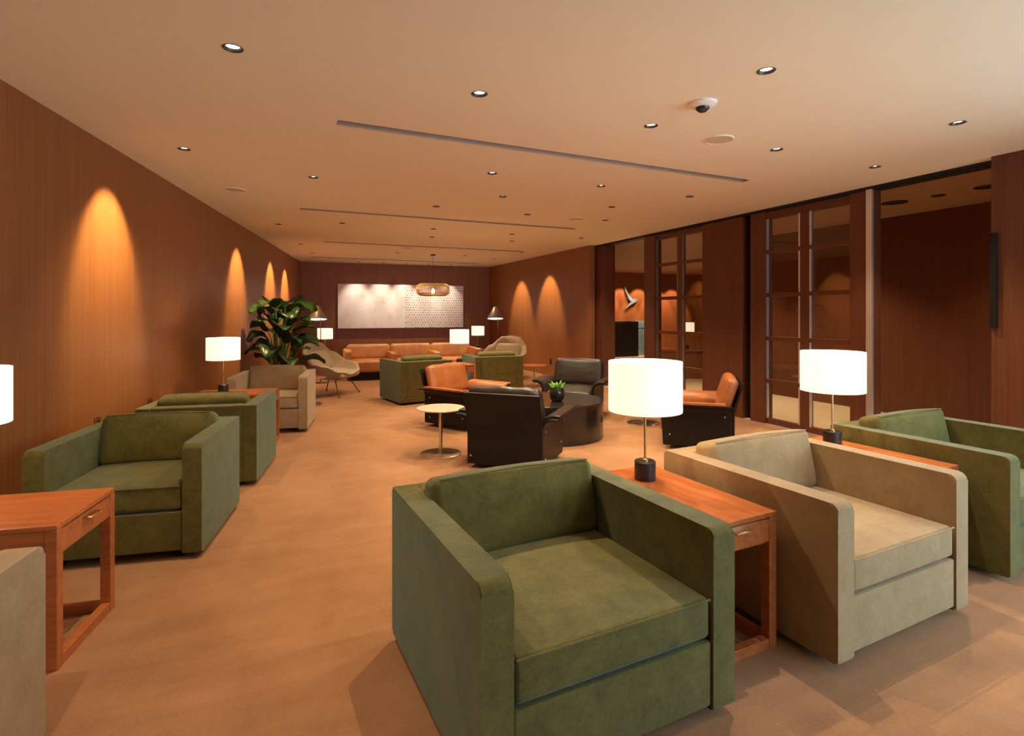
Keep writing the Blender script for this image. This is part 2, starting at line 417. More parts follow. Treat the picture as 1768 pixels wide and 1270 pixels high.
def lattice_door(name, posts, cols, rows, mullions, ztop, kick):
    o = bpy.data.objects.new(name, None); COL.objects.link(o); o['kind'] = 'structure'
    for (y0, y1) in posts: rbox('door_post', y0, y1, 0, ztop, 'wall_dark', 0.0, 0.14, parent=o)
    lo, hi = min(c[0] for c in cols), max(c[1] for c in cols)
    bm = NB()
    xa, xb = rwx(lo), rwx(hi)
    zr = [(kick[0], kick[1])] + [(z - 0.026, z + 0.026) for z in rows] + [(ztop - 0.10, ztop)]
    for z0, z1 in zr: prism(bm, [(xa + .03, lo), (xa + .10, lo), (xb + .10, hi), (xb + .03, hi)], 'z', z0, z1)
    struct('door_rail', bm, 'wall_dark', o)
    for (y0, y1) in mullions: rbox('door_mullion', y0, y1, kick[1], ztop - .1, 'wall_dark', 0.035, 0.06, parent=o)
    for (y0, y1) in cols:
        g = rbox('door_glass', y0, y1, kick[1], ztop - .1, 'glass', 0.062, 0.006, parent=o)
        for ye in (y0 + 0.006, y1 - 0.006):   # slim metal glazing bead
            bm = NB()
            for z0, z1 in zip([kick[1]] + [z + .026 for z in rows], [z - .026 for z in rows] + [ztop - .1]):
                box(bm, rwx(ye) + 0.028, rwx(ye) + 0.058, ye - 0.009, ye + 0.009, z0, z1)
            struct('glazing_bead', bm, 'silver' if y0 < 6 else 'grey_brown', o)
    return o
ROWZ = [0.558, 1.117, 1.685, 2.246]
lattice_door('door_1', [(3.84, 4.03), (5.20, 5.44)], [(4.03, 4.56), (4.70, 5.20)], ROWZ, [(4.56, 4.70)], ZC - .03, (0.0, 0.07))
lattice_door('door_2', [(7.50, 7.80)], [(6.36, 6.84), (6.96, 7.50)], [z + 0.01 for z in ROWZ], [(6.84, 6.96)], ZC - .03, (0.0, 0.07))

# corridor and reception beyond the glass wall
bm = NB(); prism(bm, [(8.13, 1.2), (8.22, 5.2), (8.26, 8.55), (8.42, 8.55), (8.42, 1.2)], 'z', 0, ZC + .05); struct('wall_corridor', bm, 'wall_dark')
bm = NB(); box(bm, 6.1, 8.42, 1.5, 1.65, 0, ZC + .05); struct('wall_corridor_end', bm, 'wall_dark')
bm = NB(); box(bm, 5.95, 14.5, 1.5, 15.75, ZC + .02, ZC + .10)
struct('ceiling_corridor', bm, 'ceil_dark')
bm = NB(); box(bm, 6.2, 14.5, 15.5, 15.65, 0, ZC + .02); struct('wall_reception', bm, 'wall')
bm = NB(); box(bm, 14.35, 14.5, 8.4, 15.6, 0, ZC + .02); struct('wall_reception_side', bm, 'wall')
bm = NB(); box(bm, 8.42, 14.5, 8.4, 8.55, 0, ZC + .02); struct('wall_reception_front', bm, 'wall')
bm = NB(); box(bm, 8.62, 8.84, 12.9, 13.0, 0, ZC); struct('trim_8', bm, 'grey_brown')

# unseen wall behind the camera: windows added for cool daylight, sky outside
bm = NB(); x0, x1 = lwx(YB), 5.9
box(bm, x0 - .1, x1, YB - .15, YB, 0, 0.35); box(bm, x0 - .1, x1, YB - .15, YB, 2.65, ZC + .1)
box(bm, x0 - .1, 2.4, YB - .15, YB, .35, 2.65)
for k in range(4):
    xx = 2.45 + 3.3 * k / 3; box(bm, xx - .05, xx + .05, YB - .15, YB, 0.35, 2.65)
struct('wall_added_windows', bm, 'wall_dark')
bm = NB(); box(bm, x0, x1, YB - .07, YB - .06, 0.35, 2.65); struct('added_window_1', bm, mat_glass('added_window_glass', (.95, .96, .97)))

# ------------------------------------------------------------------ ceiling fixtures
def make_downlight():
    t = thing('downlight', '', 'ceiling light', (0, 0, ZC))
    bm = NB(); lathe(bm, [(0.050, -0.002), (0.046, -0.004), (0.041, -0.002), (0.0365, 0.008), (0.034, 0.014)], 28)
    bm2 = bm; link('trim_ring', bm2, 'dark_metal', t)
    bm = NB(); lathe(bm, [(0.0345, 0.0125), (0.0001, 0.0135)], 24)
    link('lens', bm, 'lens', t, smooth=False)
    return t
ORD = ['first', 'second', 'third', 'fourth', 'fifth', 'sixth', 'seventh', 'eighth']
proto = make_downlight(); used = [False]
def downlight(x, y, label, group, energy, target=None, size=100, blend=0.6):
    o = place(proto, not used[0], (x, y, ZC), 0, label, group); used[0] = True
    l = light('spot', 'SPOT', (x, y, ZC - 0.004), energy, (1, .84, .66) if energy == ART_W else WASH if target else WARM, spot_size=R(size), spot_blend=blend, shadow_soft_size=0.014)
    aim(l, target if target else (x, y, 0))
    return o
for ri, row in enumerate(ROWS):
    for ci, (x, y) in enumerate(row):
        downlight(x, y, 'recessed ceiling downlight, %s from the left in row %s from the camera' % (ORD[ci], ['one', 'two', 'three', 'four', 'five', 'six', 'seven', 'eight'][ri]),
                  'recessed ceiling downlights', DOWN_W)
for i, (x, y) in enumerate(ADDED_NEAR):
    downlight(x, y, 'added recessed ceiling downlight out of view, nearly above the camera, close to the left wall', 'recessed ceiling downlights', 90)
nl = (Vector((0.98130, -0.19248)))   # left wall's inward normal
for i, (x, y) in enumerate(LEFT_WASH):
    downlight(x, y, 'small recessed spotlight tilted at the left wood wall, %s from the camera' % ORD[i], 'spotlights washing the left wall', WASH_W,
              (x - nl.x * 0.72, y - nl.y * 0.72, ZC - 1.22), 56, 0.55)
    w = light('wall_spill', 'SPOT', (x, y, ZC - .006), 145, WASH, spot_size=R(84), spot_blend=1.0, shadow_soft_size=0.014); aim(w, (x - nl.x * .45, y - nl.y * .45, .9))
for i, (x, y) in enumerate(RIGHT_WASH):
    downlight(x, y, 'small recessed spotlight tilted at the right wood wall, the %s one' % ['nearer', 'farther'][i], 'spotlights washing the right wall', WASH_W,
              (x + 0.72, y, ZC - 1.30), 56, 0.55)
for i, (x, y) in enumerate(BACK_ROW):
    downlight(x, y, 'tiny recessed spotlight above the long painting, %s of five from the left' % ORD[i], 'spotlights above the painting', ART_W,
              (x, y + 0.42, ZC - 1.35), 62, 0.9)

def disc_speaker(x, y, r_, label, z=ZC, mat='speaker', name='ceiling_speaker'):
    t = thing(name, label, 'speaker', (x, y, z))
    bm = NB(); lathe(bm, [(0.0001, -0.006), (r_ * .94, -0.006), (r_ * .95, -0.003)], 40); link('grille', bm, mat, t)
    bm = NB(); lathe(bm, [(r_ * .95, -0.004), (r_ * .96, -0.009), (r_, -0.007), (r_ + .003, 0.0)], 40); link('rim', bm, 'ceil' if z == ZC and mat == 'speaker' else mat, t)
    return t
disc_speaker(3.235, 3.244, 0.105, 'large round flush ceiling speaker beside the domed camera')
disc_speaker(-0.314, 6.754, 0.105, 'round flush ceiling speaker close to the left wall')
disc_speaker(4.066, 6.818, 0.105, 'round flush ceiling speaker near the glass wall, beyond the second long slot')
disc_speaker(2.669, 11.268, 0.11, 'faint round flush ceiling speaker behind the third long slot')
t = thing('dome_camera', 'small white domed security camera with black eye on the ceiling', 'camera', (2.581, 2.733, ZC))
bm = NB(); lathe(bm, [(0.090, 0), (0.088, -0.012), (0.068, -0.024), (0.042, -0.028)], 32); link('housing', bm, 'white', t)
bm = NB(); lathe(bm, [(0.044, -0.020), (0.040, -0.040), (0.024, -0.056), (0.0001, -0.062)], 24); link('dome', bm, 'black_matte', t)
for i, (x, y, lab) in enumerate([(7.16, 4.28, 'left'), (7.19, 3.81, 'middle'), (7.186, 3.327, 'right')]):
    disc_speaker(x, y, [0.14, 0.07, 0.12][i], 'dark round disc on the brown corridor ceiling, the %s one of three' % lab, ZC + .02, 'dark_metal', 'corridor_speaker')

# ------------------------------------------------------------------ club armchairs
def make_club(mat, W, D, label):
    t = thing('club_armchair', label, 'armchair')
    hw, hd, A, Ht = W / 2, D / 2, 0.105, 0.68
    for s in (-1, 1):
        bm = NB()
        poly = rounded_rect(-hd, hd, 0.035, Ht, (0.012, 0.012, 0.012, 0.036))
        prism(bm, poly, 'x', s * hw, s * (hw - A), 0.012, 3)
        a = link('arm', bm, mat, t, wn=True)
        bm = NB()
        for xx in (s * (hw - .006), s * (hw - A + .006)):
            pts = [(xx, -hd + .004, 0.06), (xx, -hd + .004, Ht - .036)] + [(xx, -hd + .036 - .033 * math.cos(R(q)), Ht - .036 + .033 * math.sin(R(q))) for q in (20, 45, 70)] + [(xx, -hd + .036, Ht - .003), (xx, hd - .02, Ht - .003)]
            tube(bm, pts, 0.0035, 6)
        link('piping', bm, mat, a)
    bm = NB(); box(bm, -hw + A + .002, hw - A - .002, hd - 0.11, hd, 0.035, Ht, 0.012, 3); link('back', bm, mat, t, wn=True)
    bm = NB(); box(bm, -hw + A + .003, hw - A - .003, -hd + .006, hd - .11, 0.055, 0.285, 0.010, 2); link('base', bm, mat, t, wn=True)
    sd = D - 0.115
    bm = NB(); cushion(bm, hw - A - .004, sd / 2, 0.072, 0.022, 0.020, 0.0, Matrix.Translation((0, -hd + .008 + sd / 2, 0.366)), 10)
    c = link('seat_cushion', bm, mat, t)
    bm = NB(); q = hw - A - .010
    tube(bm, [(-q, -hd + .006, 0.434), (q, -hd + .006, 0.434)], 0.004, 6)
    link('piping', bm, mat, c)
    bm = NB()
    mt = Matrix.Translation((0, hd - .11 - .105, 0.585)) @ Matrix.Rotation(R(-12), 4, 'X')
    cushion(bm, hw - A - .006, 0.078, 0.165, 0.035, 0.012, 0.018, mt, 10)
    c = link('back_cushion', bm, mat, t)
    bm = NB(); tube(bm, [mt @ Vector((-q + .02, -.070, .160)), mt @ Vector((0, -.072, .170)), mt @ Vector((q - .02, -.070, .160))], 0.004, 6); link('piping', bm, mat, c)
    for sx in (-1, 1):
        for sy in (-1, 1):
            bm = NB(); xx, yy = sx * (hw - .13), sy * (hd - .10); box(bm, xx - .03, xx + .03, yy - .03, yy + .03, 0, 0.056, .004, 1)
            link('foot', bm, 'black', t)
    return t
g_ = 'velvet club armchairs'
make_club('green', 1.0, 1.0, 'large green velvet club armchair in the foreground, left of the cherry table with a lamp').location = (1.03, 1.96, 0)
bpy.data.objects['club_armchair'].rotation_euler.z = R(2.3)
c1 = bpy.data.objects['club_armchair']
c = dup(c1); c.location = (4.10, 2.085, 0); c.rotation_euler.z = R(1.5); c['label'] = 'green velvet club armchair cut by the right edge of the picture, pale cushion'
c2 = make_club('beige', 1.0, 1.0, 'beige velvet club armchair between the two right-hand cherry tables'); c2.location = (2.565, 1.985, 0); c2.rotation_euler.z = R(2.5)
d1 = make_club('green', 0.9, 0.9, 'green velvet club armchair at the left wall behind the small drawer table'); d1.location = (-0.709, 4.226, 0); d1.rotation_euler.z = R(-10.5)
c = dup(d1); c.location = (-0.435, 5.60, 0); c.rotation_euler.z = R(169.5); c['label'] = 'green velvet club armchair at the left wall with its back to the camera'
c = dup(d1); c.location = (2.275, 9.02, 0); c.rotation_euler.z = R(190); c['label'] = 'green velvet club armchair seen from behind, left of the distant lamp table'
c = dup(d1); c.location = (3.80, 9.38, 0); c.rotation_euler.z = R(176); c['label'] = 'green velvet club armchair seen from behind, right of the distant lamp table'
e1 = make_club('beige', 0.9, 0.9, 'beige velvet club armchair at the left wall in front of the tall plant'); e1.location = (0.095, 7.62, 0); e1.rotation_euler.z = R(-10.5)
c = dup(e1); c.location = (-1.20, 1.955, 0); c.rotation_euler.z = R(169.5); c['label'] = 'beige velvet club armchair cut off at the lower left corner of the picture'

# ------------------------------------------------------------------ cherry drawer tables (long axis x, drawer at +x end)
def make_table(L, W, H, label, mat='wood', drawer=True):
    t = thing('side_table', label, 'side table')
    hl, hw, g = L / 2, W / 2, 0.045
    bm = NB(); box(bm, -hl, hl, -hw, hw, H - .022, H, .003, 2); link('table_top', bm, mat, t, wn=True)
    bm = NB(); box(bm, -hl + .004, hl - .012, -hw + .004, hw - .004, H - .135, H - .0225, .002, 1); link('box', bm, mat, t, wn=True)
    if drawer:
        bm = NB(); box(bm, hl - .012, hl - .002, -hw + g, hw - g, H - .125, H - .028, .002, 1); d = link('drawer', bm, mat, t, wn=True)
        bm = NB(); box(bm, hl - .003, hl + .030, -.048, .048, H - .050, H - .040, .002, 1)
        h = link('handle', bm, 'brass', d); h['label'] = 'small flat metal pull'
    for sx in (-1, 1):
        for sy in (-1, 1):
            bm = NB(); x0_, y0_ = sx * hl, sy * hw
            box(bm, min(x0_, x0_ - sx * g), max(x0_, x0_ - sx * g), min(y0_, y0_ - sy * g), max(y0_, y0_ - sy * g), 0, H - .0225, .002, 1)
            link('leg', bm, mat, t, wn=True)
    for sy in (-1, 1):
        bm = NB(); y0_ = sy * hw
        box(bm, -hl + g, hl - g, min(y0_ - sy * .002, y0_ - sy * (g - .004)), max(y0_ - sy * .002, y0_ - sy * (g - .004)), 0.0, g, .002, 1); link('stretcher', bm, mat, t, wn=True)
    for sx in (-1, 1):
        bm = NB(); x0_ = sx * hl
        box(bm, min(x0_ - sx * .002, x0_ - sx * (g - .004)), max(x0_ - sx * .002, x0_ - sx * (g - .004)), -hw + g, hw - g, 0.0, g, .002, 1); link('stretcher', bm, mat, t, wn=True)
    return t
ta = make_table(0.82, 0.45, 0.59, 'cherry wood drawer table between the foreground green and beige armchairs'); ta.location = (1.782, 2.10, 0); ta.rotation_euler.z = R(-87.7)
tb = dup(ta); tb.location = (3.335, 2.19, 0); tb['label'] = 'cherry wood drawer table between the beige armchair and the right-edge green armchair'
tc_ = make_table(0.80, 0.50, 0.59, 'cherry wood drawer table with open base at the left edge of the picture'); tc_.location = (-1.121, 3.095, 0); tc_.rotation_euler.z = R(-10.5)
td = dup(tc_); td.location = (-0.30, 6.67, 0); td['label'] = 'cherry wood table under the lit lamp by the left wall'
te = make_table(0.70, 0.42, 0.57, 'cherry wood table between the two distant green armchairs'); te.location = (3.035, 9.12, 0); te.rotation_euler.z = R(-86)
tf = make_table(0.45, 0.45, 0.51, 'small cherry wood table in the far left corner beside the sofa', drawer=False); tf.location = (1.16, 12.9, 0); tf.rotation_euler.z = R(-4)
tg = dup(tf); tg.location = (5.02, 13.3, 0); tg['label'] = 'small cherry wood table in the far right corner beside the sofa'

# ------------------------------------------------------------------ table lamps
def make_lamp(rs, hs, zs, rb, label):
    t = thing('table_lamp', label, 'lamp')
    bm = NB(); lathe(bm, [(0.0001, 0), (rb, 0), (rb + .001, .004), (rb + .001, .092), (rb - .004, .098), (0.0001, .098)], 40); link('base', bm, 'black_matte', t)
    bm = NB(); lathe(bm, [(0.016, .098), (0.016, .104), (0.006, .108), (0.0055, zs + hs * .55), (0.0001, zs + hs * .55)], 16); link('pole', bm, 'brass', t)
    bm = NB()
    lathe(bm, [(rs, zs), (rs, zs + hs), (rs - .003, zs + hs), (rs - .003, zs), (rs, zs)], 64)
    s = link('lamp_shade', bm, 'shade', t)
    bm = NB()
    for k in range(3):
        a = 2 * PI * k / 3; tube(bm, [(0, 0, zs + hs - .03), ((rs - .004) * math.cos(a), (rs - .004) * math.sin(a), zs + hs - .01)], .0018, 6)
    link('shade_frame', bm, 'brass', s)
    bm = NB(); lathe(bm, [(0.0001, zs + .06), (.018, zs + .07), (.028, zs + .10), (.022, zs + .13), (.0001, zs + .145)], 16); link('bulb', bm, 'bulb', t)
    return t
la = make_lamp(0.187, 0.255, 0.355, 0.053, 'lit table lamp with ivory drum shade between the foreground green and beige armchairs')
lb = make_lamp(0.165, 0.235, 0.36, 0.05, 'lit table lamp with ivory drum shade beside the left wall in front of the plant')
LAMPS = [(la, 1, (1.79, 2.305, .59), None), (la, 0, (3.352, 2.39, .59), 'lit table lamp with ivory drum shade in front of the lattice glass door'),
         (la, 0, (-1.27, 3.27, .59), 'lit table lamp whose shade is cut by the left edge of the picture'),
         (lb, 1, (-0.42, 6.60, .59), None), (lb, 0, (3.02, 8.93, .57), 'lit table lamp in front of the leather sofa, between two green armchairs'),
         (lb, 0, (1.20, 12.9, .51), 'lit table lamp in the far left corner, left of the painting'),
         (lb, 0, (5.0, 13.3, .51), 'lit table lamp in the far right corner, right of the painting')]
for pr, first, loc, lab in LAMPS:
    place(pr, first, loc, 0, lab or pr['label'], 'drum-shade table lamps')
    zb = 0.355 + .15
    light('lamp_bulb', 'POINT', (loc[0], loc[1], loc[2] + zb), LAMP_W, (1, .76, .48), shadow_soft_size=0.05)

# ------------------------------------------------------------------ moulded lounge chairs around the dark drum table
def make_lounge(mat, label):
    t = thing('lounge_chair', label, 'lounge chair')
    for s in (-1, 1):
        path = [(s * .368, .045), (s * .368, .405)] + [(s * (.368 + .075 * (1 - math.cos(R(a)))), .405 + .075 * math.sin(R(a))) for a in (20, 40, 60, 80, 90)] + [(s * .50, .482)]
        bm = NB(); prof = strip_profile(path, .016 * s)
        prism(bm, prof, 'y', -.37, .34, .004, 2)
        for v in bm.verts:   # round the lower corners of the board
            if v.co.z < .10 and v.co.y < -.33: v.co.y += .022 * max(0, (.10 - v.co.z) / .055)
        p = link('side_panel', bm, 'black', t, wn=True)
        path2 = [(s * .345, .20)] + [(s * .345, .410)] + [(s * (.345 + .080 * (1 - math.cos(R(a)))), .415 + .086 * math.sin(R(a))) for a in (20, 40, 60, 80, 90)] + [(s * .505, .503)]
        bm = NB(); prism(bm, strip_profile(path2, .020 * s), 'y', -.375, .27, .007, 2)
        link('arm_pad', bm, mat, t)
        for (yy, zz) in ((-.28, .16), (.27, .12), (.27, .37)):
            bm = NB(); tube(bm, [(s * .366, yy, zz), (s * .3745, yy, zz)], .008, 10); link('screw', bm, 'silver', p)
    path = [(.345, .045), (.345, .40), (.352, .45), (.440, .722)]
    bm = NB(); prism(bm, strip_profile(path, -.020), 'x', -.366, .366, .005, 2); bp = link('back_panel', bm, 'black', t, wn=True)
    for s in (-1, 1):
        bm = NB(); tube(bm, [(s * .33, .364, .12), (s * .33, .3725, .12)], .008, 10); link('screw', bm, 'silver', bp)
    bm = NB(); box(bm, -.365, .365, -.355, -.335, .11, .23, .004, 1); box(bm, -.36, .36, -.335, .345, .19, .21); link('seat_board', bm, 'black', t, wn=True)
    bm = NB(); cushion(bm, .322, .335, .085, .055, .035, 0.0, Matrix.Translation((0, -.045, .298)) @ Matrix.Rotation(R(3), 4, 'X'), 10, .004, 3); link('seat_cushion', bm, mat, t)
    mt = Matrix.Translation((0, .300, .580)) @ Matrix.Rotation(R(-17), 4, 'X')
    bm = NB(); cushion(bm, .350, .060, .190, .05, .012, .016, mt, 10, .005, 5); link('back_cushion', bm, mat, t)
    bm = NB(); lathe(bm, [(0.0001, 0), (.30, 0), (.30, .012), (0.0001, .016)], 40); lathe(bm, [(.03, .014), (.03, .19)], 16); link('swivel_base', bm, 'steel', t)
    return t
lc = make_lounge('black_leather', 'black lounge chair seen from behind beside the steel table, nearest the green armchair')
lc.location = (2.235, 4.86, 0); lc.rotation_euler.z = R(46 + 90)
c = dup(lc); c.location = (4.02, 6.80, 0); c.rotation_euler.z = R(226 + 90); c['label'] = 'black leather lounge chair facing the camera beyond the potted succulent'
lo = make_lounge('tan', 'tan leather lounge chair with black shell left of the drum table'); lo.location = (2.36, 6.76, 0); lo.rotation_euler.z = R(-60 + 90)
c = dup(lo); c.location = (4.376, 4.72, 0); c.rotation_euler.z = R(138 + 90); c['label'] = 'tan leather lounge chair seen side-on behind the front table lamp'

bm = NB(); lathe(bm, [(0.0001, 0.0), (.575, 0.0), (.585, .01), (.585, .405), (.59, .41), (.59, .425), (.586, .43), (0.0001, .43)], 96)
tag(link('drum_table', bm, 'drum', smooth=True), 'large dark round drum coffee table holding the potted succulent', 'coffee table').location = (3.11, 5.73, 0)
t = thing('succulent_pot', 'small green succulent in a dark glazed pot on the drum table', 'plant', (3.07, 5.57, .43))
bm = NB(); lathe(bm, [(0.0001, 0), (.055, 0), (.078, .03), (.090, .08), (.086, .125), (.072, .15), (.066, .148), (.066, .13)], 32); link('pot', bm, 'drum', t)
bm = NB(); lathe(bm, [(.070, .132), (0.0001, .135)], 20); link('soil', bm, 'soil', t)
for k in range(26):
    bm = NB(); a = k * 2.399; el = R(random.uniform(25, 80)); L = random.uniform(.07, .12)
    d = Vector((math.cos(a) * math.cos(el), math.sin(a) * math.cos(el), math.sin(el))); p0 = Vector((math.cos(a) * .02, math.sin(a) * .02, .135))
    tube(bm, [p0, p0 + d * L * .35, p0 + d * L * .7 + Vector((0, 0, .006)), p0 + d * L + Vector((0, 0, .004))], .013, 6, taper=[.5, 1, .8, .1]); link('leaf', bm, 'leaf_small', t)

def make_round(r_, H, rb, mat, label, cat='side table'):
    t = thing('round_side_table', label, cat)
    bm = NB(); lathe(bm, [(0.0001, H - .012), (r_ - .006, H - .012), (r_, H - .008), (r_, H - .003), (r_ - .002, H), (0.0001, H)], 64); link('table_top', bm, mat, t)
    bm = NB(); lathe(bm, [(.020, .01), (.020, H - .012)], 20); link('pole', bm, 'steel', t)
    bm = NB(); lathe(bm, [(0.0001, 0), (rb, 0), (rb, .006), (rb - .004, .009), (0.0001, .010)], 64); link('foot_plate', bm, 'steel', t)
    return t
ra = make_round(.248, .475, .21, 'steel_top', 'round brushed steel side table left of the black lounge chair'); ra.location = (1.64, 5.45, 0)
c = dup(ra); c.location = (4.52, 5.86, 0); c['label'] = 'round brushed steel side table half hidden behind the front lamp shade'
rb_ = make_round(.25, .43, .19, 'wood', 'small round wooden side table by the right wall beside the bucket chair'); rb_.location = (4.80, 9.62, 0)
c = dup(rb_); c.location = (0.62, 9.20, 0); c['label'] = 'small round wooden side table behind the far beige armchair'

# ------------------------------------------------------------------ bucket (womb-like) chairs
def make_bucket(label):
    t = thing('bucket_chair', label, 'armchair')
    NU, NV = 64, 14
    def lerp_keys(keys, a):
        for (a0, v0), (a1, v1) in zip(keys, keys[1:]):
            if a0 <= a <= a1:
                q = (a - a0) / (a1 - a0); q = q * q * (3 - 2 * q); return [p + (r2 - p) * q for p, r2 in zip(v0, v1)]
    # angle 0 = back, 180 = front (abs); values rim radius, rim z
    keys = [(0, (.43, .92)), (28, (.45, .90)), (60, (.50, .72)), (90, (.53, .56)), (115, (.55, .53)), (140, (.52, .43)), (180, (.44, .37))]
    bm = NB(); rings = []
    for j in range(NV + 1):
        tt = j / NV; ring = []
        for i in range(NU):
            a = 360 * i / NU; aa = a if a <= 180 else 360 - a
            rr, zz = lerp_keys(keys, aa)
            z0 = .27
            rad = rr * (tt ** .75); zz_ = z0 + (zz - z0) * (tt ** 2.3)
            ring.append(bm.verts.new((rad * math.sin(R(a)), rad * math.cos(R(a)) * .92 + .02, zz_)))
            if j == 0: break
        rings.append(ring)
    for k in range(NU): bm.faces.new((rings[0][0], rings[1][k], rings[1][(k + 1) % NU]))
    for q, s in zip(rings[1:], rings[2:]):
        for k in range(NU): bm.faces.new((q[k], q[(k + 1) % NU], s[(k + 1) % NU], s[k]))
    sh = link('shell', bm, 'bucket', t)
    md = sh.modifiers.new('thick', 'SOLIDIFY'); md.thickness = 0.035; md.offset = -1
    bm = NB(); loop = []
    for i in range(NU + 1):
        a = (360 * i / NU) % 360; aa = a if a <= 180 else 360 - a
        rr, zz = lerp_keys(keys, aa); loop.append((rr * math.sin(R(a)), rr * math.cos(R(a)) * .92 + .02, zz))
    tube(bm, loop, .018, 8, caps=False); link('rim', bm, 'bucket', sh)
    bm = NB(); cushion(bm, .31, .29, .05, .05, .03, 0, Matrix.Translation((0, -.10, .385)) @ Matrix.Rotation(R(4), 4, 'X'), 8); link('seat_cushion', bm, 'bucket', t)
    bm = NB(); cushion(bm, .27, .045, .17, .045, .01, .03, Matrix.Translation((0, .22, .60)) @ Matrix.Rotation(R(-20), 4, 'X'), 8); link('back_cushion', bm, 'bucket', t)
    for s in (-1, 1):
        for (ya, yb) in ((-.20, -.36), (.18, .32)):
            bm = NB(); tube(bm, [(s * .20, ya, .285), (s * .24, ya + (yb - ya) * .2, .24), (s * .34, yb, .008)], .009, 8)
            lathe(bm, [(.0001, 0), (.02, 0), (.018, .01), (.0001, .012)], 12, (s * .34, yb, 0)); link('leg', bm, 'dark_metal', t)
    bm = NB()
    tube(bm, [(-.20, -.20, .285), (.20, -.20, .285)], .009, 8); tube(bm, [(-.20, .18, .285), (.20, .18, .285)], .009, 8); link('leg_frame', bm, 'dark_metal', t)
    return t
wa = make_bucket('taupe upholstered bucket chair on thin legs beside the tall plant'); wa.location = (1.06, 10.22, 0); wa.rotation_euler.z = R(-38 + 90)
c = dup(wa); c.location = (4.72, 11.02, 0); c.rotation_euler.z = R(218 + 90); c['label'] = 'taupe upholstered bucket chair by the right wall behind the green armchair'

# ------------------------------------------------------------------ leather sofa with divided seats
t = thing('leather_sofa', 'long tan leather three-seat sofa with arm dividers under the painting', 'sofa', (3.06, 12.40, 0), -4.3)
SW, SD, AW = 3.0, .95, .13
seat = (SW - 4 * AW) / 3
for i in range(4):
    xa = -SW / 2 + i * (seat + AW); edge = i in (0, 3)
    bm = NB(); hz = .635 if edge else .57
    prism(bm, rounded_rect(-SD / 2, SD / 2 - (0 if edge else .2), .17, hz, (.02, .02, .02, .04)), 'x', xa, xa + AW, .018, 3); link('arm', bm, 'sofa_leather', t, wn=True)
for i in range(3):
    xc = -SW / 2 + AW + seat / 2 + i * (seat + AW)
    bm = NB(); cushion(bm, seat / 2 - .004, .36, .12, .06, .02, 0, Matrix.Translation((xc, -.115, .295)), 8); link('seat_cushion', bm, 'sofa_leather', t)
    bm = NB(); cushion(bm, seat / 2 + AW / 2 - .008, .11, .175, .075, 0, .015, Matrix.Translation((xc, .30, .565)) @ Matrix.Rotation(R(-8), 4, 'X'), 8); link('back_cushion', bm, 'sofa_leather', t)
bm = NB(); box(bm, -SW / 2 + .02, SW / 2 - .02, SD / 2 - .06, SD / 2, .15, .64, .01, 2); link('back_frame', bm, 'sofa_leather', t, wn=True)
bm = NB(); box(bm, -SW / 2 + .06, SW / 2 - .06, -SD / 2 + .04, SD / 2 - .06, .0, .172, .004, 1); link('plinth', bm, 'black', t, wn=True)

# ------------------------------------------------------------------ painting
m, nt, b = nodes('speckled_painting')
tc = nt.nodes.new('ShaderNodeTexCoord'); sp = nt.nodes.new('ShaderNodeSeparateXYZ'); nt.links.new(tc.outputs['Object'], sp.inputs[0])
def mth(op, a, b_=None, c=None):
    n_ = nt.nodes.new('ShaderNodeMath'); n_.operation = op
    for i, v in enumerate((a, b_, c)):
        if v is None: continue
        if isinstance(v, (int, float)): n_.inputs[i].default_value = v
        else: nt.links.new(v, n_.inputs[i])
    return n_.outputs[0]
PX = 0.071
u = mth('DIVIDE', sp.outputs[0], PX); v = mth('DIVIDE', sp.outputs[2], PX * 0.98)
vr = mth('FLOOR', v); odd = mth('MODULO', mth('ABSOLUTE', vr), 2.0)
u2 = mth('ADD', u, mth('MULTIPLY', odd, 0.5)); ur = mth('FLOOR', u2)
fu = mth('SUBTRACT', mth('SUBTRACT', u2, ur), 0.5); fv = mth('SUBTRACT', mth('SUBTRACT', v, vr), 0.5)
dist = mth('SQRT', mth('ADD', mth('MULTIPLY', fu, fu), mth('MULTIPLY', fv, fv)))
dot = mth('LESS_THAN', dist, 0.22)
right = mth('GREATER_THAN', sp.outputs[0], 0.06)
mask = mth('MULTIPLY', dot, right)
cb = nt.nodes.new('ShaderNodeCombineXYZ'); nt.links.new(ur, cb.inputs[0]); nt.links.new(vr, cb.inputs[1])
wn_ = nt.nodes.new('ShaderNodeTexWhiteNoise'); nt.links.new(cb.outputs[0], wn_.inputs['Vector'])
rc = nt.nodes.new('ShaderNodeValToRGB'); rc.color_ramp.interpolation = 'CONSTANT'
els = rc.color_ramp.elements; els[0].color = (.12, .12, .17, 1); els[1].position = .3; els[1].color = (.55, .38, .18, 1)
for p_, c_ in ((.5, (.30, .36, .48, 1)), (.68, (.62, .5, .42, 1)), (.82, (.07, .07, .09, 1))):
    e_ = els.new(p_); e_.color = c_
nt.links.new(wn_.outputs[0], rc.inputs[0])
n1 = noise(nt, (1, 1, 1), 5.0, 8, 0.75); r1 = ramp(nt, (0.90, 0.84, 0.80), (0.82, 0.60, 0.44), 0.50, 0.72); nt.links.new(n1.outputs[0], r1.inputs[0])
mxa = nt.nodes.new('ShaderNodeMix'); mxa.data_type = 'RGBA'; nt.links.new(right, mxa.inputs[0]); nt.links.new(r1.outputs[0], mxa.inputs[6]); mxa.inputs[7].default_value = (.86, .80, .74, 1)
mxb = nt.nodes.new('ShaderNodeMix'); mxb.data_type = 'RGBA'; nt.links.new(mask, mxb.inputs[0]); nt.links.new(mxa.outputs[2], mxb.inputs[6]); nt.links.new(rc.outputs[0], mxb.inputs[7])
